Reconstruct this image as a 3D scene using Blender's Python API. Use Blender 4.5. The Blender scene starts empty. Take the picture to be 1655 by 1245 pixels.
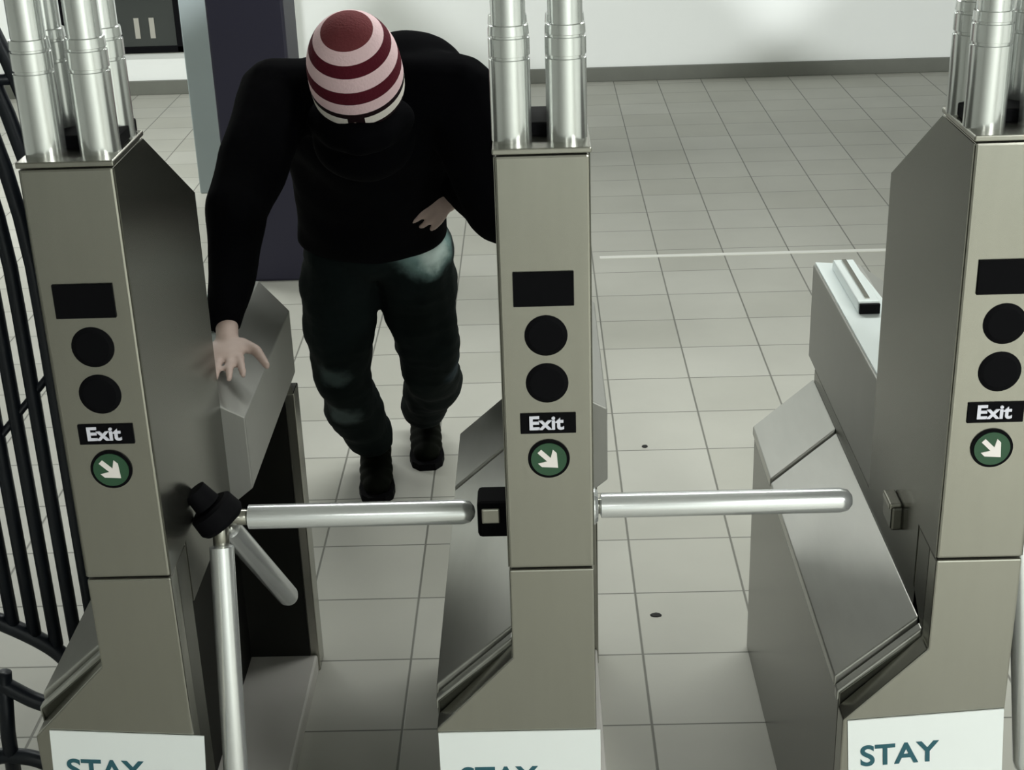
import bpy, bmesh, math, random
from mathutils import Vector, Matrix
random.seed(4)
SC = bpy.context.scene
COL = SC.collection
PI = math.pi

# ------------------------------------------------------------------ camera, light, exposure
def make_camera():
    f, pitch, yaw, roll, h = 2403.69, 0.40821, -0.02233, 0.03406, 2.211
    cp, sp, cy, sy, cr, sr = math.cos(pitch), math.sin(pitch), math.cos(yaw), math.sin(yaw), math.cos(roll), math.sin(roll)
    fwd = Vector((sy*cp, cy*cp, -sp)); right = Vector((cy, -sy, 0)); down = fwd.cross(right)
    r = cr*right + sr*down; d = -sr*right + cr*down
    cam = bpy.data.cameras.new('camera'); o = bpy.data.objects.new('camera', cam); COL.objects.link(o)
    u = -d; b = -fwd
    o.matrix_world = Matrix(((r.x, u.x, b.x, 0), (r.y, u.y, b.y, 0), (r.z, u.z, b.z, h), (0, 0, 0, 1)))
    cam.sensor_fit = 'HORIZONTAL'; cam.sensor_width = 36.0; cam.lens = 36.0*f/1655.0
    cam.clip_start = 0.05; cam.clip_end = 100
    SC.camera = o
make_camera()
W = bpy.data.worlds.new('world'); SC.world = W; W.use_nodes = True
W.node_tree.nodes['Background'].inputs[0].default_value = (0.80, 0.86, 0.84, 1)
W.node_tree.nodes['Background'].inputs[1].default_value = 0.05
SC.view_settings.view_transform = 'Standard'; SC.view_settings.look = 'None'
SC.view_settings.exposure = 0.0; SC.view_settings.gamma = 1.0; SC.view_settings.use_curve_mapping = False

CEIL = 2.95
# ceiling lights, the last two added unseen to brighten the steel fronts: (x, y, size x, size y, watts)
LIGHTS = [(0.6, 4.5, 3.2, 0.35, 58), (-3.3, 7.6, 1.6, 0.35, 85), (2.3, -0.9, 0.35, 1.6, 185), (-0.1, -1.6, 0.35, 1.2, 13)]
# made-up spots added to brighten the back wall: (x, y, aim x, watts)
SPOTS = [(-1.9, 2.0, -2.6, 1050), (0.6, 2.0, 0.6, 1150), (2.8, 2.0, 2.8, 1150)]

def area_light(parent, sx, sy, watts):
    l = bpy.data.lights.new('tube_light', 'AREA'); l.shape = 'RECTANGLE'; l.size = sx; l.size_y = sy
    l.energy = watts; l.color = (0.97, 1.0, 0.95)
    o = bpy.data.objects.new('tube_light', l); COL.objects.link(o); o.parent = parent; o.location = (0, 0, -0.075)
    return o

# ------------------------------------------------------------------ materials
def srgb(r, g, b):
    def c(v):
        v /= 255.0
        return v/12.92 if v <= 0.04045 else ((v+0.055)/1.055)**2.4
    return (c(r), c(g), c(b), 1)
def mat(name, col, rough=0.5, metal=0.0, noise=0.0, scale=20.0, stretch=(1, 1, 1), bump=0.0, spec=0.5, emit=None, estr=0):
    m = bpy.data.materials.new(name); m.use_nodes = True
    nt = m.node_tree; n = nt.nodes; l = nt.links; p = n['Principled BSDF']
    p.inputs['Base Color'].default_value = col; p.inputs['Roughness'].default_value = rough; p.inputs['Metallic'].default_value = metal
    p.inputs['Specular IOR Level'].default_value = spec
    if emit:
        p.inputs['Emission Color'].default_value = emit; p.inputs['Emission Strength'].default_value = estr
    if noise or bump:
        tc = n.new('ShaderNodeTexCoord'); mp = n.new('ShaderNodeMapping'); mp.inputs['Scale'].default_value = stretch
        nz = n.new('ShaderNodeTexNoise'); nz.inputs['Scale'].default_value = scale; nz.inputs['Detail'].default_value = 4
        l.new(tc.outputs['Object'], mp.inputs[0]); l.new(mp.outputs[0], nz.inputs['Vector'])
        if noise:
            mx = n.new('ShaderNodeMix'); mx.data_type = 'RGBA'
            mx.inputs[6].default_value = tuple(c*(1-noise) for c in col[:3])+(1,)
            mx.inputs[7].default_value = tuple(min(1, c*(1+noise)) for c in col[:3])+(1,)
            l.new(nz.outputs[0], mx.inputs[0]); l.new(mx.outputs[2], p.inputs['Base Color'])
        if bump:
            b = n.new('ShaderNodeBump'); b.inputs['Strength'].default_value = bump; b.inputs['Distance'].default_value = 0.01
            l.new(nz.outputs[0], b.inputs['Height']); l.new(b.outputs[0], p.inputs['Normal'])
    return m
M = {}
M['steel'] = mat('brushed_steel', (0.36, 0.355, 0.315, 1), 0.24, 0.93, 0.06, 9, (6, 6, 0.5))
M['steel_shaded'] = mat('shaded_side_steel', (0.145, 0.145, 0.127, 1), 0.27, 0.93, 0.06, 9, (6, 6, 0.5))  # darkened copy of the steel, standing in for shade on the cabinet sides
M['steel_housing'] = mat('satin_housing_steel', (0.33, 0.33, 0.31, 1), 0.45, 0.45, 0.05, 9, (6, 1, 1))
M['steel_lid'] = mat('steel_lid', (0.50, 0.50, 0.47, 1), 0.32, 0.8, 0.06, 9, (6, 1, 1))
M['deck'] = mat('lit_deck_steel', (0.72, 0.78, 0.78, 1), 0.35, 0.1)  # steel whitened to carry the lamp reflection on deck and reader
M['chrome'] = mat('chrome', (0.80, 0.82, 0.83, 1), 0.24, 0.75)
M['pipe'] = mat('pipe_chrome', (0.78, 0.80, 0.79, 1), 0.20, 0.88)
M['plate'] = mat('lit_base_plate', (0.62, 0.60, 0.57, 1), 0.5, 0.1)  # paleness stands in for light falling onto the plate
M['black'] = mat('black_plastic', (0.0035, 0.0035, 0.0045, 1), 0.7, spec=0.06)
M['recess'] = mat('recess_shade', (0.012, 0.012, 0.010, 1), 0.7, spec=0.2)  # near-black standing in for the shade inside the recess
M['bars'] = mat('dark_painted_steel', (0.008, 0.012, 0.02, 1), 0.4, 0.2)
M['green'] = mat('green_enamel', (0.02, 0.075, 0.035, 1), 0.5)
M['arrow'] = mat('white_arrow', (0.85, 0.80, 0.78, 1), 0.5)
M['exit'] = mat('pale_lettering', (0.72, 0.72, 0.82, 1), 0.5)
M['paper'] = mat('white_paper', (0.80, 0.84, 0.84, 1), 0.7)
M['teal'] = mat('teal_ink', (0.02, 0.10, 0.13, 1), 0.7)
M['wall'] = mat('white_wall', (0.80, 0.82, 0.80, 1), 0.6, 0, 0.02, 3)
M['ceil'] = mat('ceiling_paint', (0.5, 0.51, 0.49, 1), 0.8, 0, 0.03, 3)
M['base'] = mat('baseboard_stone', (0.13, 0.135, 0.115, 1), 0.5, 0, 0.15, 6)
M['column'] = mat('purple_column_paint', (0.016, 0.0145, 0.034, 1), 0.5, 0, 0.08, 4)
M['pilaster'] = mat('grey_pilaster_paint', (0.30, 0.35, 0.36, 1), 0.5, 0, 0.05, 4)
M['strip'] = mat('pale_metal_strip', (0.8, 0.8, 0.76, 1), 0.4)
M['glass'] = mat('dark_board_glass', (0.035, 0.04, 0.038, 1), 0.2)
M['lamp'] = mat('lamp_diffuser', (0.9, 0.9, 0.9, 1), 0.5, emit=(0.97, 1, 0.95, 1), estr=4.0)
M['lampbody'] = mat('lamp_housing', (0.5, 0.5, 0.5, 1), 0.5)
M['jacket'] = mat('black_jacket', (0.0018, 0.0018, 0.0026, 1), 0.95, 0, 0.3, 14, bump=0.3, spec=0.03)
M['jeans'] = mat('dark_jeans_highlights', (0.010, 0.018, 0.019, 1), 0.9, spec=0.08)
M['shoe'] = mat('black_shoe', (0.004, 0.005, 0.003, 1), 0.75, spec=0.06)
M['skin'] = mat('skin', (0.48, 0.36, 0.32, 1), 0.55, 0, 0.1, 30)
M['eye'] = mat('eye_white', (0.55, 0.53, 0.5, 1), 0.3)
M['dirt'] = mat('dark_scrap', (0.012, 0.012, 0.012, 1), 0.8)

def jeans_nodes():
    m = M['jeans']; nt = m.node_tree; n = nt.nodes; l = nt.links; p = n['Principled BSDF']
    tc = n.new('ShaderNodeTexCoord')
    base = (0.0042, 0.0075, 0.0075, 1); cur = None
    nz = n.new('ShaderNodeTexNoise'); nz.inputs['Scale'].default_value = 26; nz.inputs['Detail'].default_value = 5
    l.new(tc.outputs['Object'], nz.inputs['Vector'])
    # pale patches painted into the denim as highlights on thigh and knees
    for (c, r, colr) in HIGHLIGHTS:
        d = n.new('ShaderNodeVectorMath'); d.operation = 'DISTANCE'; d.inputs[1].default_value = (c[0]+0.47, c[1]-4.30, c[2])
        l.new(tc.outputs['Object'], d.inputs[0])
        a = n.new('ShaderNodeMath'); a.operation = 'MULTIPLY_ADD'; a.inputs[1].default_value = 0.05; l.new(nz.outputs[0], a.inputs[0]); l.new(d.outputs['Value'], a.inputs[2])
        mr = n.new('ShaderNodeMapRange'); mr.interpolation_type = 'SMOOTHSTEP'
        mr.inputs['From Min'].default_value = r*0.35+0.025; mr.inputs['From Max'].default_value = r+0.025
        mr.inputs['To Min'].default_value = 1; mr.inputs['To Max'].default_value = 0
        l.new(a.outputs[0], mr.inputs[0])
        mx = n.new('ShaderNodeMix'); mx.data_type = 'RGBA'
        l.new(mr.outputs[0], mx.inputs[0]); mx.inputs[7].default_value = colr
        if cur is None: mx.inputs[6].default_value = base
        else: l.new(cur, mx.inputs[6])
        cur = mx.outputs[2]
    l.new(cur, p.inputs['Base Color'])
    b = n.new('ShaderNodeBump'); b.inputs['Strength'].default_value = 0.25; b.inputs['Distance'].default_value = 0.01
    l.new(nz.outputs[0], b.inputs['Height']); l.new(b.outputs[0], p.inputs['Normal'])
HIGHLIGHTS = [((-0.285, 3.80, 0.985), 0.13, (0.20, 0.31, 0.30, 1)), ((-0.27, 3.80, 0.955), 0.07, (0.60, 0.72, 0.70, 1)),
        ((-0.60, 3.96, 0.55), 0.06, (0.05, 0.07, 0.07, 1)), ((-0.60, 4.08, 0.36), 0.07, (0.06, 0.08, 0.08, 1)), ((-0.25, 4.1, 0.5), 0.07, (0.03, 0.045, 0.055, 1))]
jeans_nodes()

def floor_mat():
    m = bpy.data.materials.new('floor_tiles'); m.use_nodes = True
    nt = m.node_tree; n = nt.nodes; l = nt.links; p = n['Principled BSDF']
    tc = n.new('ShaderNodeTexCoord'); sep = n.new('ShaderNodeSeparateXYZ'); l.new(tc.outputs['Object'], sep.inputs[0])
    T = 0.305
    def axis(out, off, wd):
        a = n.new('ShaderNodeMath'); a.operation = 'SUBTRACT'; a.inputs[1].default_value = off; l.new(out, a.inputs[0])
        b = n.new('ShaderNodeMath'); b.operation = 'DIVIDE'; b.inputs[1].default_value = T; l.new(a.outputs[0], b.inputs[0])
        c = n.new('ShaderNodeMath'); c.operation = 'PINGPONG'; c.inputs[1].default_value = 0.5; l.new(b.outputs[0], c.inputs[0])
        d = n.new('ShaderNodeMapRange'); d.interpolation_type = 'SMOOTHSTEP'
        d.inputs['From Min'].default_value = wd*0.4; d.inputs['From Max'].default_value = wd*1.3
        d.inputs['To Min'].default_value = 1; d.inputs['To Max'].default_value = 0; l.new(c.outputs[0], d.inputs[0])
        fl = n.new('ShaderNodeMath'); fl.operation = 'FLOOR'; l.new(b.outputs[0], fl.inputs[0])
        return d.outputs[0], fl.outputs[0]
    gx, fx = axis(sep.outputs[0], 0.2458, 0.0115); gy, fy = axis(sep.outputs[1], 3.0022, 0.010)
    mx = n.new('ShaderNodeMath'); mx.operation = 'MAXIMUM'; l.new(gx, mx.inputs[0]); l.new(gy, mx.inputs[1])
    cmb = n.new('ShaderNodeCombineXYZ'); l.new(fx, cmb.inputs[0]); l.new(fy, cmb.inputs[1])
    wn = n.new('ShaderNodeTexWhiteNoise'); l.new(cmb.outputs[0], wn.inputs['Vector'])
    nz = n.new('ShaderNodeTexNoise'); nz.inputs['Scale'].default_value = 2.2; nz.inputs['Detail'].default_value = 6; l.new(tc.outputs['Object'], nz.inputs['Vector'])
    t1 = n.new('ShaderNodeMix'); t1.data_type = 'RGBA'; t1.inputs[6].default_value = (0.50, 0.495, 0.445, 1); t1.inputs[7].default_value = (0.56, 0.555, 0.51, 1); l.new(wn.outputs['Value'], t1.inputs[0])
    t2 = n.new('ShaderNodeMix'); t2.data_type = 'RGBA'; t2.blend_type = 'MULTIPLY'; t2.inputs[0].default_value = 0.25; l.new(t1.outputs[2], t2.inputs[6]); l.new(nz.outputs[0], t2.inputs[7])
    g = n.new('ShaderNodeMix'); g.data_type = 'RGBA'; g.inputs[7].default_value = (0.12, 0.12, 0.105, 1)
    k = n.new('ShaderNodeMath'); k.operation = 'MULTIPLY'; k.inputs[1].default_value = 0.85; l.new(mx.outputs[0], k.inputs[0])
    l.new(k.outputs[0], g.inputs[0]); l.new(t2.outputs[2], g.inputs[6]); l.new(g.outputs[2], p.inputs['Base Color'])
    p.inputs['Roughness'].default_value = 0.5; p.inputs['Specular IOR Level'].default_value = 0.35
    b = n.new('ShaderNodeBump'); b.inputs['Strength'].default_value = 0.4; b.inputs['Distance'].default_value = 0.003; b.invert = True
    l.new(mx.outputs[0], b.inputs['Height']); l.new(b.outputs[0], p.inputs['Normal'])
    return m
M['floor'] = floor_mat()

def hat_mat():
    m = bpy.data.materials.new('striped_knit'); m.use_nodes = True
    nt = m.node_tree; n = nt.nodes; l = nt.links; p = n['Principled BSDF']
    tc = n.new('ShaderNodeTexCoord'); sep = n.new('ShaderNodeSeparateXYZ'); l.new(tc.outputs['Object'], sep.inputs[0])
    mr = n.new('ShaderNodeMapRange'); mr.inputs['From Min'].default_value = -0.075; mr.inputs['From Max'].default_value = 0.15; l.new(sep.outputs[2], mr.inputs[0])
    cr = n.new('ShaderNodeValToRGB'); cr.color_ramp.interpolation = 'CONSTANT'
    el = cr.color_ramp.elements
    maroon = (0.095, 0.010, 0.020, 1); crown = (0.165, 0.040, 0.046, 1); white = (0.88, 0.64, 0.68, 1); dark = (0.012, 0.004, 0.006, 1); pale = (0.85, 0.80, 0.75, 1)
    for i, (z, c) in enumerate(HATSTRIPES(maroon, crown, white, dark, pale)):
        pos = (z+0.075)/0.225
        e = el[0] if i == 0 else (el[1] if i == 1 else el.new(pos))
        e.position = pos; e.color = c
    l.new(mr.outputs[0], cr.inputs[0])
    # the lowest pale band stops short of the front of the hat
    at = n.new('ShaderNodeMath'); at.operation = 'ABSOLUTE'; l.new(sep.outputs[0], at.inputs[0])
    lt = n.new('ShaderNodeMath'); lt.operation = 'LESS_THAN'; lt.inputs[1].default_value = 0.019; l.new(at.outputs[0], lt.inputs[0])
    fr = n.new('ShaderNodeMath'); fr.operation = 'LESS_THAN'; fr.inputs[1].default_value = 0.0; l.new(sep.outputs[1], fr.inputs[0])
    lo = n.new('ShaderNodeMath'); lo.operation = 'LESS_THAN'; lo.inputs[1].default_value = -0.03; l.new(sep.outputs[2], lo.inputs[0])
    m1 = n.new('ShaderNodeMath'); m1.operation = 'MULTIPLY'; l.new(lt.outputs[0], m1.inputs[0]); l.new(fr.outputs[0], m1.inputs[1])
    m2 = n.new('ShaderNodeMath'); m2.operation = 'MULTIPLY'; l.new(m1.outputs[0], m2.inputs[0]); l.new(lo.outputs[0], m2.inputs[1])
    mx = n.new('ShaderNodeMix'); mx.data_type = 'RGBA'; l.new(m2.outputs[0], mx.inputs[0]); l.new(cr.outputs[0], mx.inputs[6]); mx.inputs[7].default_value = dark
    l.new(mx.outputs[2], p.inputs['Base Color']); p.inputs['Roughness'].default_value = 0.9; p.inputs['Specular IOR Level'].default_value = 0.15
    nz = n.new('ShaderNodeTexNoise'); nz.inputs['Scale'].default_value = 160; l.new(tc.outputs['Object'], nz.inputs['Vector'])
    b = n.new('ShaderNodeBump'); b.inputs['Strength'].default_value = 0.5; b.inputs['Distance'].default_value = 0.004
    l.new(nz.outputs[0], b.inputs['Height']); l.new(b.outputs[0], p.inputs['Normal'])
    return m
def HATSTRIPES(maroon, crown, white, dark, pale):
    return [(-0.075, dark), (-0.058, pale), (-0.034, dark), (-0.020, white), (0.010, maroon), (0.0425, white), (0.074, maroon), (0.099, white), (0.119, crown)]
M['hat'] = hat_mat()

# ------------------------------------------------------------------ mesh helpers
def link(name, bm, m, parent=None, smooth=False, bevel=0.0):
    bmesh.ops.recalc_face_normals(bm, faces=bm.faces[:])
    me = bpy.data.meshes.new(name); bm.to_mesh(me); bm.free()
    me.materials.append(m)
    if smooth:
        for p in me.polygons: p.use_smooth = True
    o = bpy.data.objects.new(name, me); COL.objects.link(o)
    if parent: o.parent = parent
    if bevel:
        b = o.modifiers.new('bevel', 'BEVEL'); b.width = bevel; b.segments = 2; b.limit_method = 'ANGLE'; b.angle_limit = 0.6
    return o
def tag(o, label=None, cat=None, group=None, kind=None):
    if label: o['label'] = label
    if cat: o['category'] = cat
    if group: o['group'] = group
    if kind: o['kind'] = kind
    return o
def empty(name, loc=(0, 0, 0), label=None, cat=None, group=None, kind=None):
    o = bpy.data.objects.new(name, None); COL.objects.link(o); o.location = loc; o.empty_display_size = 0.1
    return tag(o, label, cat, group, kind)
def add_box(bm, a, b):
    v = [bm.verts.new((x, y, z)) for x in (a[0], b[0]) for y in (a[1], b[1]) for z in (a[2], b[2])]
    for f in ((0, 1, 3, 2), (4, 6, 7, 5), (0, 4, 5, 1), (2, 3, 7, 6), (0, 2, 6, 4), (1, 5, 7, 3)): bm.faces.new([v[i] for i in f])
def box(a, b):
    bm = bmesh.new(); add_box(bm, a, b); return bm
def add_prism(bm, prof, axis, a, b):
    """prof: 2D points in the two other axes (in x,y,z order); extruded along axis from a to b (numbers or per-point lists)"""
    n = len(prof); A = []; B = []
    for i, (p, q) in enumerate(prof):
        for lst, e in ((A, a), (B, b)):
            t = e[i] if isinstance(e, (list, tuple)) else e
            co = {0: (t, p, q), 1: (p, t, q), 2: (p, q, t)}[axis]
            lst.append(bm.verts.new(co))
    bm.faces.new(A); bm.faces.new(B[::-1])
    for i in range(n):
        j = (i+1) % n; bm.faces.new((A[i], B[i], B[j], A[j]))
def prism(prof, axis, a, b):
    bm = bmesh.new(); add_prism(bm, prof, axis, a, b); return bm
def frame_of(d):
    d = d.normalized(); u = d.orthogonal().normalized()
    if abs(d.z) < 0.99: u = d.cross(Vector((0, 0, 1))).normalized()
    return u, d.cross(u)
def add_lathe(bm, prof, o=(0, 0, 0), d=(0, 0, 1), seg=28):
    """prof: list of (r, t) along direction d from o; closed at both ends"""
    o = Vector(o); d = Vector(d).normalized(); u, v = frame_of(d); rings = []
    for r, t in prof:
        c = o+d*t
        if r < 1e-6: rings.append([bm.verts.new(c)])
        else: rings.append([bm.verts.new(c+(u*math.cos(2*PI*k/seg)+v*math.sin(2*PI*k/seg))*r) for k in range(seg)])
    for a, b in zip(rings, rings[1:]):
        for k in range(seg):
            j = (k+1) % seg
            if len(a) == 1 and len(b) == 1: continue
            if len(a) == 1: bm.faces.new((a[0], b[k], b[j]))
            elif len(b) == 1: bm.faces.new((a[k], b[0], a[j]))
            else: bm.faces.new((a[k], b[k], b[j], a[j]))
    if len(rings[0]) > 1: bm.faces.new(rings[0][::-1])
    if len(rings[-1]) > 1: bm.faces.new(rings[-1])
def lathe(prof, o=(0, 0, 0), d=(0, 0, 1), seg=28):
    bm = bmesh.new(); add_lathe(bm, prof, o, d, seg); return bm
def smooth_path(pts, n=6):
    P = [Vector(p) for p in pts]; out = []
    for i in range(len(P)-1):
        p0 = P[max(i-1, 0)]; p1 = P[i]; p2 = P[i+1]; p3 = P[min(i+2, len(P)-1)]
        for k in range(n):
            t = k/n
            out.append(0.5*((2*p1)+(p2-p0)*t+(2*p0-5*p1+4*p2-p3)*t*t+(3*p1-p0-3*p2+p3)*t**3))
    out.append(P[-1]); return out
def add_tube(bm, pts, r, seg=12):
    P = [Vector(p) for p in pts]; rings = []
    for i, p in enumerate(P):
        d = (P[min(i+1, len(P)-1)]-P[max(i-1, 0)]).normalized()
        ref = Vector((0, 1, 0)) if abs(d.y) < 0.9 else Vector((1, 0, 0))
        u = d.cross(ref).normalized(); v = d.cross(u)
        rr = r[i] if isinstance(r, (list, tuple)) else r
        rings.append([bm.verts.new(p+(u*math.cos(2*PI*k/seg)+v*math.sin(2*PI*k/seg))*rr) for k in range(seg)])
    for a, b in zip(rings, rings[1:]):
        for k in range(seg):
            j = (k+1) % seg; bm.faces.new((a[k], b[k], b[j], a[j]))
    bm.faces.new(rings[0][::-1]); bm.faces.new(rings[-1])
def tube(pts, r, seg=12):
    bm = bmesh.new(); add_tube(bm, pts, r, seg); return bm
def children(o): return [c for c in list(COL.objects) if c.parent == o]
def copy_tree(o, parent=None):
    c = o.copy(); COL.objects.link(c)
    if parent: c.parent = parent
    for ch in children(o): copy_tree(ch, c)
    return c
def lettering(name, body, size, m, parent, loc, depth=0.0015, bold=0.0, sx=1.0):
    """real extruded letters as one mesh, standing in the XZ plane and facing -Y; loc = lower left corner"""
    cu = bpy.data.curves.new(name, 'FONT'); cu.body = body; cu.size = size; cu.extrude = depth; cu.offset = bold
    t = bpy.data.objects.new(name, cu); COL.objects.link(t)
    dg = bpy.context.evaluated_depsgraph_get(); dg.update()
    me = bpy.data.meshes.new_from_object(t.evaluated_get(dg))
    COL.objects.unlink(t); bpy.data.objects.remove(t)
    mnx = min(v.co.x for v in me.vertices); mny = min(v.co.y for v in me.vertices)
    for v in me.vertices:
        x, y, z = v.co
        v.co = ((x-mnx)*sx, -z, y-mny)
    me.materials.clear(); me.materials.append(m)
    o = bpy.data.objects.new(name, me); COL.objects.link(o); o.parent = parent; o.location = loc
    return o

# ------------------------------------------------------------------ setting
XL, XR, YB, YF = -5.5, 5.5, 10.45, -3.0
tag(link('floor', box((XL, YF, -0.1), (XR, YB, 0)), M['floor']), 'beige square floor tiles with dark joints across the station hall', 'floor', kind='structure')
tag(link('ceiling', box((XL, YF, CEIL), (XR, YB, CEIL+0.1)), M['ceil']), 'plain ceiling above the turnstile hall', 'ceiling', kind='structure')
tag(link('wall_back', box((XL, YB, 0.0), (XR, YB+0.15, CEIL)), M['wall']), 'bright white wall at the far end of the tiled hall', 'wall', kind='structure')
tag(link('wall_left', box((XL-0.15, YF, 0), (XL, YB, CEIL)), M['wall']), 'white wall closing the hall on the left', 'wall', kind='structure')
tag(link('wall_right', box((XR, YF, 0), (XR+0.15, YB, CEIL)), M['wall']), 'white wall closing the hall on the right', 'wall', kind='structure')
tag(link('wall_front', box((XL, YF-0.15, 0), (XR, YF, CEIL)), M['wall']), 'white wall behind the viewpoint closing the hall', 'wall', kind='structure')
tag(link('baseboard_back', box((XL, YB-0.02, 0.0), (XR, YB, 0.10)), M['base'], bevel=0.004), 'dark olive baseboard along the foot of the white wall', 'baseboard', kind='structure')
tag(link('trim_1', box((0.28, 6.555, 0.0), (1.75, 6.585, 0.004)), M['strip']), 'thin pale strip set across the floor tiles', 'floor strip', kind='structure')

# column and pilaster far left
c = empty('square_column', (-1.215, 6.36+0.16, 0), 'dark purple square column standing behind the bending person', 'column', kind='structure')
link('shaft', box((-0.165, -0.16, 0.0), (0.165, 0.16, CEIL)), M['column'], c, bevel=0.012)
c = empty('square_pilaster', (-1.765, 7.95, 0), 'light grey narrow pilaster beside the dark purple column', 'pilaster', kind='structure')
link('shaft', box((-0.075, -0.10, 0.0), (0.075, 0.10, CEIL)), M['pilaster'], c, bevel=0.006)

b = empty('notice_board', (-2.86, YB-0.03, 0.30), 'black framed dark glass board on the white wall at upper left', 'notice board')
link('glass_panel', box((-0.40, -0.012, 0.03), (0.40, 0.028, 1.20)), M['glass'], b)
for nm, a, e in (('frame_rail', (-0.43, -0.03, 0), (0.43, 0.02, 0.045)), ('frame_rail', (-0.43, -0.03, 1.18), (0.43, 0.02, 1.22)), ('frame_stile', (-0.43, -0.03, 0), (-0.385, 0.02, 1.22)), ('frame_stile', (0.385, -0.03, 0), (0.43, 0.02, 1.22))):
    link(nm, box(a, e), M['black'], b, bevel=0.004)
for x in (0.10, 0.205): link('pale_card', box((x, -0.016, 0.10), (x+0.035, -0.0125, 0.24)), mat('pale_card', (0.35, 0.34, 0.3, 1), 0.7), b)

# lamps
for i, (x, y, sx, sy, wt) in enumerate(LIGHTS):
    lab = ['long ceiling light across the hall beyond the turnstiles', 'long ceiling light over the left side of the hall', 'added light on the right in front of the turnstiles, for reflections in the steel', 'short added fill light behind the viewpoint, in line with the middle turnstile'][i]
    t = empty('ceiling_light', (x, y, CEIL), lab, 'ceiling light')  # the last two are added lights
    link('housing', box((-sx/2-0.03, -sy/2-0.03, -0.06), (sx/2+0.03, sy/2+0.03, 0)), M['lampbody'], t, bevel=0.006)
    link('diffuser', box((-sx/2, -sy/2, -0.07), (sx/2, sy/2, -0.055)), M['lamp'], t)
    area_light(t, sx, sy, wt)
for i, (x, y, ax, wt) in enumerate(SPOTS):
    lab = ['left added spotlight aimed at the white back wall', 'middle added spotlight aimed at the white back wall', 'right added spotlight aimed at the white back wall'][i]
    t = empty('added_wall_spot', (x, y, CEIL), lab, 'spotlight')
    d = (Vector((ax, YB, 1.95))-Vector((x, y, CEIL-0.22))).normalized()
    link('bracket', lathe([(0.03, 0), (0.03, -0.02), (0.012, -0.02), (0.012, -0.2)][::-1], (0, 0, 0), (0, 0, 1), 16), M['lampbody'], t)
    link('lamp_head', lathe([(0.04, -0.09), (0.055, -0.06), (0.06, 0.08), (0.052, 0.08), (0.05, 0.0)], (0, 0, -0.22), d, 20), M['lampbody'], t, smooth=True)
    l = bpy.data.lights.new('spot', 'SPOT'); l.energy = wt; l.spot_size = math.radians(28.5); l.spot_blend = 0.3; l.shadow_soft_size = 0.05; l.color = (0.97, 1.0, 0.99)
    o = bpy.data.objects.new('spot', l); COL.objects.link(o); o.parent = t; o.location = Vector((0, 0, -0.22))+d*0.085
    o.rotation_euler = d.to_track_quat('-Z', 'Y').to_euler()

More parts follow.
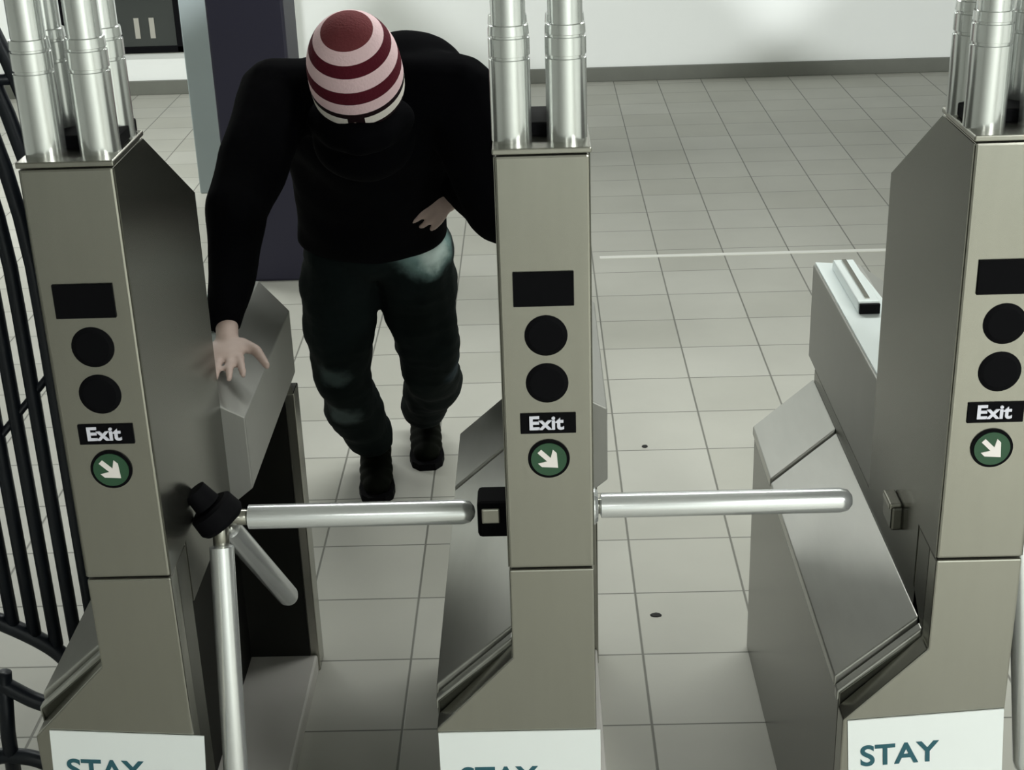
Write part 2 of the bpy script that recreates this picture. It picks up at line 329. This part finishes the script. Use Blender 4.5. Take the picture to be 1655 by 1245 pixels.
# ------------------------------------------------------------------ turnstile (origin: floor under the pylon's front left edge)
D, X0, P, PW = 2.2051, -0.0649, 0.726, 0.1447
SEAM, PT = 0.9137, 1.6346
def make_turnstile(k):
    t = empty('turnstile', (X0+k*P, D, 0))
    st = M['steel']; R = 0.193
    # upper pylon with its chamfered back
    link('pylon', prism([(0.0, SEAM+0.002), (0.0, PT), (0.19, PT), (0.505, 1.452), (0.50, 0.79), (0.12, 0.79), (0.12, SEAM+0.002)], 0, 0.0, PW), st, t, bevel=0.004)
    for x in (-0.0015, PW-0.0005):
        link('side_shade_sheet', prism([(0.004, SEAM+0.003), (0.004, PT-0.002), (0.189, PT-0.002), (0.502, 1.451), (0.498, 0.792), (0.121, 0.792), (0.121, SEAM+0.003)], 0, x, x+0.002), M['steel_shaded'], t)  # thin sheets added to carry the shade tone of the pylon sides
    link('cap_plate', prism([(-0.004, PT+0.003), (-0.004, PT+0.012), (0.19, PT+0.012), (0.19, PT+0.003)], 0, -0.003, PW+0.003), st, t, bevel=0.002)
    link('cap_gasket', box((0.004, 0.070, PT+0.012), (PW-0.004, 0.184, PT+0.034)), M['black'], t, bevel=0.003)
    # lower front panel with the flare to the left, and the leg behind it
    link('front_panel', prism([(-0.14, 0.0), (-0.14, 0.588), (0.0, 0.735), (0.0, SEAM-0.002), (PW, SEAM-0.002), (PW+0.004, 0.0)], 1, 0.0, 0.045), st, t, bevel=0.003)
    link('front_leg', box((0.0, 0.045, 0.0), (PW, 0.118, SEAM-0.002)), M['steel_shaded'], t, bevel=0.002)
    # body, its outer side and sloping lids
    link('body', prism([(-0.14, 0.0), (-0.14, 0.615), (0.0, 0.735), (0.0, 0.792), (0.012, 0.792), (0.012, 0.0)], 1, [0.045, 0.045, 0.045, 0.119, 0.119, 0.119], 1.13), M['steel_shaded'], t, bevel=0.003)
    def lid(y0, y1, z0, z1):
        bm = bmesh.new()
        add_prism(bm, [(-0.143, z0), (-0.143, z0+0.022), (0.0, z1+0.012), (0.0, z1-0.01)], 1, y0, y1)
        return link('lid', bm, M['steel_lid'], t, bevel=0.003)
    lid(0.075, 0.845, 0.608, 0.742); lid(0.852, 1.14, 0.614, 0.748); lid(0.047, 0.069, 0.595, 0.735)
    # upper housing behind the pylon with the reader deck
    link('housing', prism([(0.0, 0.79), (0.0, 1.030), (0.11, 1.030), (R, 0.985), (R, 0.825), (0.15, 0.79)], 1, 0.50, [1.215, 1.215, 1.20, 1.11, 1.11, 1.2]), M['steel_housing'], t, bevel=0.003)
    link('deck_plate', prism([(0.004, 0.505), (0.004, 1.21), (0.095, 1.19), (0.108, 0.95), (0.108, 0.505)], 2, 1.0305, 1.036), M['deck'], t)
    r = link('card_reader', prism([(0.855, 1.036), (0.86, 1.064), (1.15, 1.062), (1.16, 1.036)], 0, 0.034, 0.082), M['deck'], t, bevel=0.003)
    link('reader_slot', box((0.052, 0.875, 1.0605), (0.062, 1.14, 1.066)), M['steel'], r)
    link('reader_front', box((0.036, 0.848, 1.038), (0.080, 0.8565, 1.060)), M['black'], r)
    # open recess on the right side: black sheets as its shade, end panel, base plate
    link('end_panel', box((0.0125, 1.06, 0.0), (R, 1.13, 0.79)), st, t, bevel=0.003)
    link('recess_shade_sheet', box((0.0125, 0.119, 0.05), (0.018, 1.055, 0.789)), M['recess'], t)
    link('recess_shade_sheet', box((0.018, 1.053, 0.05), (R-0.022, 1.0595, 0.789)), M['recess'], t)
    link('base_plate', box((0.0, 0.119, 0.0), (R-0.004, 1.06, 0.05)), M['plate'], t, bevel=0.006)
    # small bracket on the left side where the neighbouring arm ends
    if k == 0:
        br = link('latch_bracket', box((-0.060, 0.185, 0.872), (0.001, 0.255, 0.945)), M['black'], t, bevel=0.008)
        link('bracket_cap', box((-0.052, 0.178, 0.905), (-0.018, 0.186, 0.935)), M['steel'], br, bevel=0.003)
    else:
        br = link('latch_bracket', box((-0.022, 0.23, 0.842), (0.001, 0.30, 0.890)), M['steel_shaded'], t, bevel=0.005)
        link('bracket_cap', box((-0.025, 0.235, 0.882), (-0.002, 0.295, 0.896)), M['steel'], br, bevel=0.003)
    # display, lights, exit plate, arrow
    link('display_screen', box((0.022, -0.004, 1.392), (0.118, 0.004, 1.449)), M['black'], t, bevel=0.001)
    for z in (1.3415, 1.2592):
        link('indicator_light', lathe([(0.0, -0.004), (0.027, -0.004), (0.0345, -0.001), (0.0345, 0.003)][::-1], (0.0724, 0, z), (0, 1, 0), 32), M['black'], t)
    e = link('exit_plate', box((0.027, -0.003, 1.170), (0.118, 0.004, 1.206)), M['black'], t, bevel=0.001)
    lettering('exit_lettering', 'Exit', 0.0335, M['exit'], e, (0.042, -0.0045, 1.1775), 0.001, 0.0009, 1.1)
    a = link('arrow_disc', lathe([(0.0, -0.003), (0.0345, -0.003), (0.0345, 0.003)][::-1], (0.0724, 0, 1.1235), (0, 1, 0), 32), M['black'], t)
    link('green_face', lathe([(0.0, -0.0045), (0.0295, -0.0045), (0.0295, 0.0)][::-1], (0.0724, 0, 1.1235), (0, 1, 0), 32), M['green'], a)
    s = 0.707
    shape = [(-0.022, 0.0042), (0.0, 0.0042), (-0.008, 0.0175), (0.001, 0.0175), (0.021, 0.0), (0.001, -0.0175), (-0.008, -0.0175), (0.0, -0.0042), (-0.022, -0.0042)]
    pr = [(0.0724+(p+q)*s, 1.1235+(-p+q)*s) for p, q in shape]
    link('white_arrow', prism(pr, 1, -0.0058, -0.004), M['arrow'], a)
    # four pipes on the pylon
    for (x, y) in ((0.027, 0.060), (0.1125, 0.060), (0.0245, 0.150), (0.1135, 0.150)):
        p = link('pipe', lathe([(0.0265, PT+0.01), (0.0265, 2.22), (0.022, 2.235), (0.0, 2.24)], (x, y, 0), (0, 0, 1), 28), M['pipe'], t, smooth=True)
        p.modifiers.new('es', 'EDGE_SPLIT').split_angle = 0.6
        sl = link('pipe_sleeve', lathe([(0.0315, PT+0.012), (0.0315, 1.771), (0.029, 1.772), (0.029, 1.776), (0.0315, 1.777), (0.0315, 1.803), (0.029, 1.804), (0.029, 1.807), (0.031, 1.808), (0.030, 1.822), (0.0266, 1.823)], (x, y, 0), (0, 0, 1), 28), M['pipe'], p, smooth=True)
        sl.modifiers.new('es', 'EDGE_SPLIT').split_angle = 0.6
    # tripod: hub and arms (the middle turnstile shows one arm only, its hub lies inside the pylon)
    H0 = Vector((0.196, 0.185, 0.928)) if k else Vector((0.112, 0.185, 0.934)); al = math.radians(54.74)
    ax = Vector((math.cos(al), 0, -math.sin(al)))
    dirs = [Vector((1, 0, 0))]
    if k:
        dirs += [Vector((0.02, -0.32, -0.947)).normalized(), Vector((0.09, 0.66, -0.745)).normalized()]
        link('hub', lathe([(0.0, -0.030), (0.036, -0.030), (0.044, -0.025), (0.047, 0.004), (0.042, 0.012), (0.0, 0.013)], H0, ax, 28), M['black'], t, smooth=True).modifiers.new('es', 'EDGE_SPLIT').split_angle = 0.5
        link('hub_mount', lathe([(0.0, -0.07), (0.022, -0.07), (0.026, -0.034), (0.0, -0.034)], H0, ax, 24), M['black'], t, smooth=True).modifiers.new('es', 'EDGE_SPLIT').split_angle = 0.5
    else:
        link('arm_socket', lathe([(0.0, 0.0), (0.034, 0.0), (0.034, 0.010), (0.028, 0.016), (0.0, 0.016)], (PW-0.001, 0.185, 0.934), (1, 0, 0), 24), M['chrome'], t, bevel=0.001)
    for i, d in enumerate(dirs):
        L = 0.467 if (k == -1 and i == 0) else 0.508
        arm = link('tripod_arm', lathe([(0.0, 0.05), (0.012, 0.05), (0.0225, 0.054), (0.0225, L-0.023), (0.019, L-0.009), (0.010, L-0.002), (0.0, L)], H0, d, 28), M['chrome'], t, smooth=True)
        arm.modifiers.new('es', 'EDGE_SPLIT').split_angle = 0.7
        link('arm_collar', lathe([(0.013, 0.012), (0.015, 0.016), (0.015, 0.050), (0.012, 0.053)], H0, d, 20), M['steel'], arm, smooth=True)
    return t
LAB = {0: 'middle turnstile cabinet right of the bending person, two chrome pipes on top',
       -1: 'left turnstile cabinet beside the black railing, hand of the person on it',
       1: 'right turnstile cabinet with reader deck whitened as if lamplit, cut by the picture edge'}
for k in (0, -1, 1):
    tag(make_turnstile(k), LAB[k], 'turnstile', 'turnstiles in a row')

# notices taped to the fronts
SHEETS = [(-1, -0.112, 0.278, 0.603, -0.07, 0.026, 0.062, 'white notice sheet with dark STAY lettering on the left turnstile'),
          (0, -0.138, 0.291, 0.580, 0.0, 0.037, 0.078, 'white notice sheet with dark STAY lettering on the middle turnstile'),
          (1, -0.132, 0.276, 0.588, 0.07, 0.022, 0.058, 'white notice sheet with dark STAY lettering on the right turnstile')]
for k, x, wd, zt, rot, tx, tz, lab in SHEETS:
    s = empty('notice_sheet', (X0+k*P+x, D-0.0005, zt), lab, 'notice', 'notices on the turnstile fronts')
    s.rotation_euler = (0, -rot, 0)
    link('sheet', box((0, -0.003, -0.40), (wd, -0.0005, 0)), M['paper'], s)
    lettering('stay_lettering', 'STAY', 0.062, M['teal'], s, (tx, -0.0036, -tz-0.043), 0.0006, 0.0012, 0.96)

# ------------------------------------------------------------------ black railing at the left
g = empty('railing', (-1.20, 2.75, 0), 'black railing of thin upright bars left of the left turnstile', 'railing')
def bend(z): return -0.33*max(0, z-1.24)**2
for i in range(11):
    x = 0.298-i*0.0435
    zb = 0.33+0.034*i if i > 2 else 0.26
    zb = {0: 0.88, 1: 0.88, 2: 0.40, 3: 0.405, 4: 0.43, 5: 0.455, 6: 0.475}.get(i, 0.49 if i > 6 else 0.36)
    zz = [zb, 0.8, 1.2]+[1.2+0.1*k for k in range(1, 11)]
    link('bar', tube([(x+bend(z), 0, z) for z in zz], 0.0146, 12), M['bars'], g, smooth=True)
for pts in ([(-0.20, 0, 0.545), (-0.016, 0, 0.500), (0.022, 0, 0.484), (0.083, 0, 0.446), (0.125, 0, 0.410), (0.159, 0, 0.360), (0.19, 0, 0.30)],
            [(-0.20, 0, 0.45), (-0.042, 0, 0.349), (-0.007, 0, 0.327), (0.045, 0, 0.290), (0.096, 0, 0.263), (0.13, 0, 0.225), (0.16, 0, 0.18)],
            [(-0.20, 0, 0.135), (-0.08, 0, 0.133), (-0.037, 0, 0.137), (0.019, 0, 0.130), (0.065, 0, 0.107), (0.089, 0, 0.077), (0.11, 0, 0.0)]):
    link('curved_rail', tube(smooth_path(pts), 0.0185, 12), M['bars'], g, smooth=True)
link('diagonal_brace', tube([(-0.20, 0.0, 0.62), (0.235, 0.0, 1.10)], 0.008, 8), M['bars'], g, smooth=True)
link('top_rail', tube([(-0.25, 0, 1.665), (0.30, 0, 1.665)], 0.011, 10), M['bars'], g, smooth=True)
link('post', tube([(-0.030, 0, 0.0), (-0.022, 0, 0.2), (-0.004, 0, 0.36)], 0.017, 12), M['bars'], g, smooth=True)
link('post', tube([(-0.205, 0, 0.0), (-0.205, 0, 2.2)], 0.02, 12), M['bars'], g, smooth=True)

# scraps on the floor
for (x, y, sx, sy, lab) in ((0.295, 3.495, 0.016, 0.012, 'small black scrap lying on a tile in the right lane'),
                            (0.342, 4.556, 0.011, 0.012, 'tiny grey scrap on a tile joint in the right lane'),
                            (0.205, 5.242, 0.010, 0.014, 'tiny dark scrap on the floor close to the middle turnstile')):
    bm = bmesh.new(); add_lathe(bm, [(0.6, 0), (1.0, 0.15), (0.8, 0.7), (0.0, 0.9)], (0, 0, 0), (0, 0, 1), 9)
    for v in bm.verts: v.co = (v.co.x*sx*random.uniform(0.9, 1.1), v.co.y*sy*random.uniform(0.9, 1.1), v.co.z*0.004)
    o = tag(link('litter_scrap', bm, M['dirt']), lab, 'litter'); o.location = (x, y, 0)

# ------------------------------------------------------------------ the person
PB = Vector((-0.47, 4.30, 0))
person = empty('person', PB, 'person in striped knit hat, black jacket and dark jeans bending between the turnstiles', 'person')
def ell(bm, c, r, rot=None, sub=3):
    mtx = Matrix.Translation(Vector(c))
    if rot: mtx = mtx @ rot
    if not isinstance(r, (tuple, list)): r = (r, r, r)
    mtx = mtx @ Matrix.Diagonal((r[0], r[1], r[2], 1))
    bmesh.ops.create_icosphere(bm, subdivisions=sub, radius=1.0, matrix=mtx)
def chain(bm, pts, rad, sub=2, step=0.35):
    for (a, b, ra, rb) in zip(pts, pts[1:], rad, rad[1:]):
        a = Vector(a); b = Vector(b)
        n = max(2, int((b-a).length/(step*min(ra, rb)))+1)
        for i in range(n+1):
            t = i/n; ell(bm, a.lerp(b, t), ra*(1-t)+rb*t, sub=sub)
def cloth_noise(me, amp, freq, seed=0.0, amp2=0.0):
    from mathutils import noise
    for v in me.vertices:
        q = v.co*freq+Vector((seed, seed*2, seed*3))
        h = noise.noise(q)*amp
        if amp2: h += noise.noise(Vector((q.x*1.2, q.y*1.2, q.z*4.2)))*amp2
        v.co += v.normal*h
def remeshed(name, bm, m, voxel, smooth_it=6, parent=None, noise=None, decim=None):
    me = bpy.data.meshes.new(name+'_raw'); bm.to_mesh(me); bm.free()
    o = bpy.data.objects.new(name+'_raw', me); COL.objects.link(o)
    r = o.modifiers.new('r', 'REMESH'); r.mode = 'VOXEL'; r.voxel_size = voxel
    s = o.modifiers.new('s', 'SMOOTH'); s.factor = 0.5; s.iterations = smooth_it
    dg = bpy.context.evaluated_depsgraph_get(); dg.update()
    out = bpy.data.meshes.new_from_object(o.evaluated_get(dg))
    COL.objects.unlink(o); bpy.data.objects.remove(o)
    if noise: cloth_noise(out, *noise)
    for v in out.vertices: v.co -= PB
    out.name = name; out.materials.clear(); out.materials.append(m)
    for p in out.polygons: p.use_smooth = True
    n = bpy.data.objects.new(name, out); COL.objects.link(n); n.parent = parent
    return n

HC = Vector((-0.397, 3.29, 1.552)); TILT = math.radians(35)
headrot = Matrix.Rotation(TILT, 4, 'X')          # head bowed towards the camera (face is local -Y)
def hp(x, y, z): return HC + (headrot.to_3x3() @ Vector((x, y, z)))
SHI, ELI, WRI = (-0.605, 3.47, 1.465), (-0.672, 3.20, 1.275), (-0.668, 2.955, 1.102)
SHO, ELO, WRO = (-0.185, 3.50, 1.455), (-0.088, 3.48, 1.165), (-0.195, 3.735, 1.155)
HIPI, KNI, ANI = (-0.545, 3.90, 0.94), (-0.592, 4.05, 0.52), (-0.556, 4.43, 0.10)
HIPO, KNO, ANO = (-0.350, 3.90, 0.94), (-0.335, 4.13, 0.50), (-0.405, 4.66, 0.10)

bm = bmesh.new()
ell(bm, hp(0, 0.01, 0.0), (0.078, 0.098, 0.105), headrot)                 # skull
ell(bm, hp(0, -0.035, -0.07), (0.058, 0.062, 0.062), headrot)             # jaw
ell(bm, hp(0, -0.075, -0.115), (0.026, 0.022, 0.02), headrot)             # chin
chain(bm, [hp(0, -0.094, -0.035), hp(0, -0.112, -0.066)], [0.010, 0.015])  # nose
for s in (-1, 1):
    ell(bm, hp(s*0.012, -0.100, -0.068), 0.009)
    ell(bm, hp(s*0.081, 0.012, -0.040), (0.010, 0.022, 0.032), headrot)   # ears
    ell(bm, hp(s*0.040, -0.072, -0.055), (0.024, 0.020, 0.018), headrot)  # cheeks
    chain(bm, [hp(s*0.014, -0.094, -0.022), hp(s*0.048, -0.080, -0.022)], [0.009, 0.008])  # brows
chain(bm, [hp(-0.022, -0.090, -0.094), hp(0, -0.096, -0.0935), hp(0.022, -0.090, -0.094)], [0.006, 0.008, 0.006])  # lips
chain(bm, [hp(-0.018, -0.089, -0.102), hp(0, -0.094, -0.103), hp(0.018, -0.089, -0.102)], [0.006, 0.008, 0.006])
chain(bm, [hp(0, 0.02, -0.09), (-0.395, 3.46, 1.42), (-0.40, 3.55, 1.38)], [0.058, 0.06, 0.07])
chain(bm, [(-0.40, 3.55, 1.38), (-0.42, 3.66, 1.26), (-0.445, 3.80, 1.08), (-0.447, 3.89, 0.97)], [0.085, 0.09, 0.085, 0.085])
for A in ((SHI, ELI, WRI), (SHO, ELO, WRO)):
    chain(bm, [(-0.40, 3.52, 1.40), A[0], A[1], A[2]], [0.07, 0.06, 0.042, 0.026])
for A in ((HIPI, KNI, ANI), (HIPO, KNO, ANO)):
    chain(bm, [(-0.447, 3.89, 0.97), A[0], A[1], A[2]], [0.10, 0.078, 0.052, 0.036])
    f = Vector(A[2]); chain(bm, [f+Vector((0, 0.03, -0.05)), f+Vector((0.008, -0.16, -0.065))], [0.03, 0.026])
def hand(bm, wrist, palm, fdir, up, side, curl, ln=1.0, spread=1.0):
    """palm centre, finger direction, back-of-hand normal, side = direction of the thumb"""
    wrist = Vector(wrist); palm = Vector(palm); fdir = Vector(fdir).normalized(); up = Vector(up).normalized(); side = Vector(side).normalized()
    rot = Matrix((tuple(side)+(0,), tuple(fdir)+(0,), tuple(up)+(0,), (0, 0, 0, 1))).transposed()
    ell(bm, palm, (0.044, 0.056, 0.0165), rot)
    for o in (0.021, 0.0, -0.021): ell(bm, palm+side*o+fdir*0.043, 0.0095)
    chain(bm, [wrist, palm-fdir*0.025], [0.026, 0.024])
    for i, (o, L, a) in enumerate(((0.031, 0.072, 0.10), (0.0105, 0.081, 0.03), (-0.0105, 0.075, -0.04), (-0.031, 0.058, -0.13))):
        r0 = palm+side*o+fdir*0.040
        d = (fdir+side*a*spread).normalized(); c = curl*(1+0.12*i)
        p = [r0]; ang = c*0.35
        for seg in (0.44, 0.32, 0.24):
            dd = (d*math.cos(ang)-up*math.sin(ang)).normalized(); p.append(p[-1]+dd*L*seg*ln); ang += c
        chain(bm, p, [0.0100, 0.0090, 0.0085, 0.0075], step=0.6)
    tb = palm+side*0.030-fdir*0.022
    td = (side*0.80+fdir*0.62-up*0.12).normalized(); td2 = (side*0.42+fdir*0.9-up*0.25).normalized()
    chain(bm, [tb, tb+td*0.040, tb+td*0.040+td2*0.034, tb+td*0.04+td2*0.058], [0.0165, 0.0125, 0.0105, 0.0085], step=0.6)
hand(bm, WRI, (-0.655, 2.860, 1.069), (0.10, -1, -0.055), (0, -0.055, 1), (1, 0.1, 0.02), 0.10, spread=1.5)
hand(bm, WRO, (-0.236, 3.725, 1.140), (-0.62, -0.55, -0.58), (0.35, -0.90, 0.15), (-0.55, -0.1, 0.75), 0.35)
body = remeshed('body', bm, M['skin'], 0.0055, 4, person)
for s in (-1, 1):
    e = bmesh.new(); ell(e, hp(s*0.031, -0.082, -0.038)-PB, (0.0125, 0.0125, 0.0105), headrot)
    link('eye', e, M['eye'], body, smooth=True)

# striped hat: a lathe about the bowed head's axis
hb = bmesh.new()
prof = [(0.097, -0.070), (0.1025, -0.066), (0.1055, -0.036), (0.1055, 0.0), (0.1025, 0.035), (0.0935, 0.068), (0.078, 0.098), (0.055, 0.121), (0.028, 0.135), (0.0, 0.139)]
sm = [(p.x, p.y) for p in smooth_path([(r, t, 0) for r, t in prof], 4)]
add_lathe(hb, [(max(r, 0), t) for r, t in sm[:-1]]+[(0.0, 0.139)], (0, 0, 0), (0, 0, 1), 48)
for v in hb.verts: v.co.y *= 1.08
hat = link('knit_hat', hb, M['hat'], person, smooth=True); hat['label'] = 'maroon and white striped knit hat'
hat.matrix_local = Matrix.Translation(HC-PB) @ Matrix.Rotation(math.radians(-2), 4, 'Y') @ headrot
hat.location = HC-PB+Vector((0, 0.0, 0.004))

# black jacket
bm = bmesh.new()
TORSO = [((-0.452, 3.865, 1.000), (0.205, 0.145, 0.075)), ((-0.440, 3.80, 1.11), (0.200, 0.150, 0.10)), ((-0.425, 3.70, 1.24), (0.208, 0.152, 0.11)),
         ((-0.405, 3.60, 1.35), (0.216, 0.150, 0.12)), ((-0.385, 3.53, 1.425), (0.220, 0.125, 0.105))]
for (ca, ra), (cb, rb) in zip(TORSO, TORSO[1:]):
    for i in range(7):
        u = i/6.0
        ell(bm, Vector(ca).lerp(Vector(cb), u), tuple(p*(1-u)+q*u for p, q in zip(ra, rb)))
ell(bm, (-0.315, 3.58, 1.500), (0.150, 0.105, 0.085))
ell(bm, (-0.50, 3.53, 1.475), (0.12, 0.10, 0.075))
chain(bm, [(-0.40, 3.50, 1.45), SHI, ELI, WRI], [0.11, 0.094, 0.074, 0.043])
chain(bm, [(-0.38, 3.52, 1.45), SHO, ELO, WRO], [0.11, 0.098, 0.082, 0.052])
chain(bm, [(-0.475, 3.36, 1.43), (-0.437, 3.265, 1.415), (-0.397, 3.232, 1.415), (-0.358, 3.265, 1.415), (-0.32, 3.36, 1.43)], [0.050, 0.042, 0.043, 0.042, 0.050])     # raised collar
ell(bm, (-0.40, 3.40, 1.37), (0.12, 0.10, 0.10))
jk = remeshed('jacket', bm, M['jacket'], 0.011, 5, person, (0.010, 8.0, 1.3, 0.0)); jk['label'] = 'black jacket'

# jeans
bm = bmesh.new()
ell(bm, (-0.447, 3.90, 0.965), (0.185, 0.135, 0.10))
chain(bm, [HIPI, (-0.578, 3.97, 0.72), KNI, (-0.590, 4.20, 0.335), (-0.565, 4.36, 0.17)], [0.116, 0.110, 0.088, 0.092, 0.084])
chain(bm, [HIPO, (-0.340, 4.00, 0.73), KNO, (-0.345, 4.32, 0.36), (-0.395, 4.55, 0.18)], [0.118, 0.110, 0.092, 0.095, 0.078])
jn = remeshed('jeans', bm, M['jeans'], 0.011, 4, person, (0.014, 9.0, 4.0, 0.003)); jn['label'] = 'dark blue green jeans with painted highlights'

def shoe(ank, toe):
    a = Vector((ank[0], ank[1], 0)); t = Vector((toe[0], toe[1], 0)); d = (t-a).normalized()
    bm = bmesh.new()
    chain(bm, [a-d*0.02+Vector((0, 0, 0.125)), a+Vector((0, 0, 0.07))], [0.052, 0.056])
    for k, (r, z, h) in enumerate(((0.050, 0.052, 0.052), (0.052, 0.06, 0.058), (0.054, 0.058, 0.052), (0.056, 0.05, 0.044), (0.055, 0.044, 0.038), (0.046, 0.040, 0.034))):
        c = a-d*0.03+(t-a+d*0.02)*(k/5.0)+Vector((0, 0, z)); ell(bm, c, (r, r, h))
    so = remeshed('shoe', bm, M['shoe'], 0.007, 4, person)
    sb = bmesh.new(); out = []
    n = Vector((-d.y, d.x, 0))
    for u, wd in ((-0.075, 0.022), (-0.06, 0.042), (0.0, 0.05), (0.1, 0.052), (0.17, 0.058), (0.22, 0.05), (0.25, 0.026)): out.append((u, wd))
    L = [a+d*u+n*w for u, w in out]+[a+d*u-n*w for u, w in out[::-1]]
    add_prism(sb, [(p.x-PB.x, p.y-PB.y) for p in L], 2, 0.0, 0.024)
    link('sole', sb, M['black'], so)
shoe((-0.558, 4.43), (-0.538, 4.235)); shoe((-0.408, 4.66), (-0.392, 4.465))
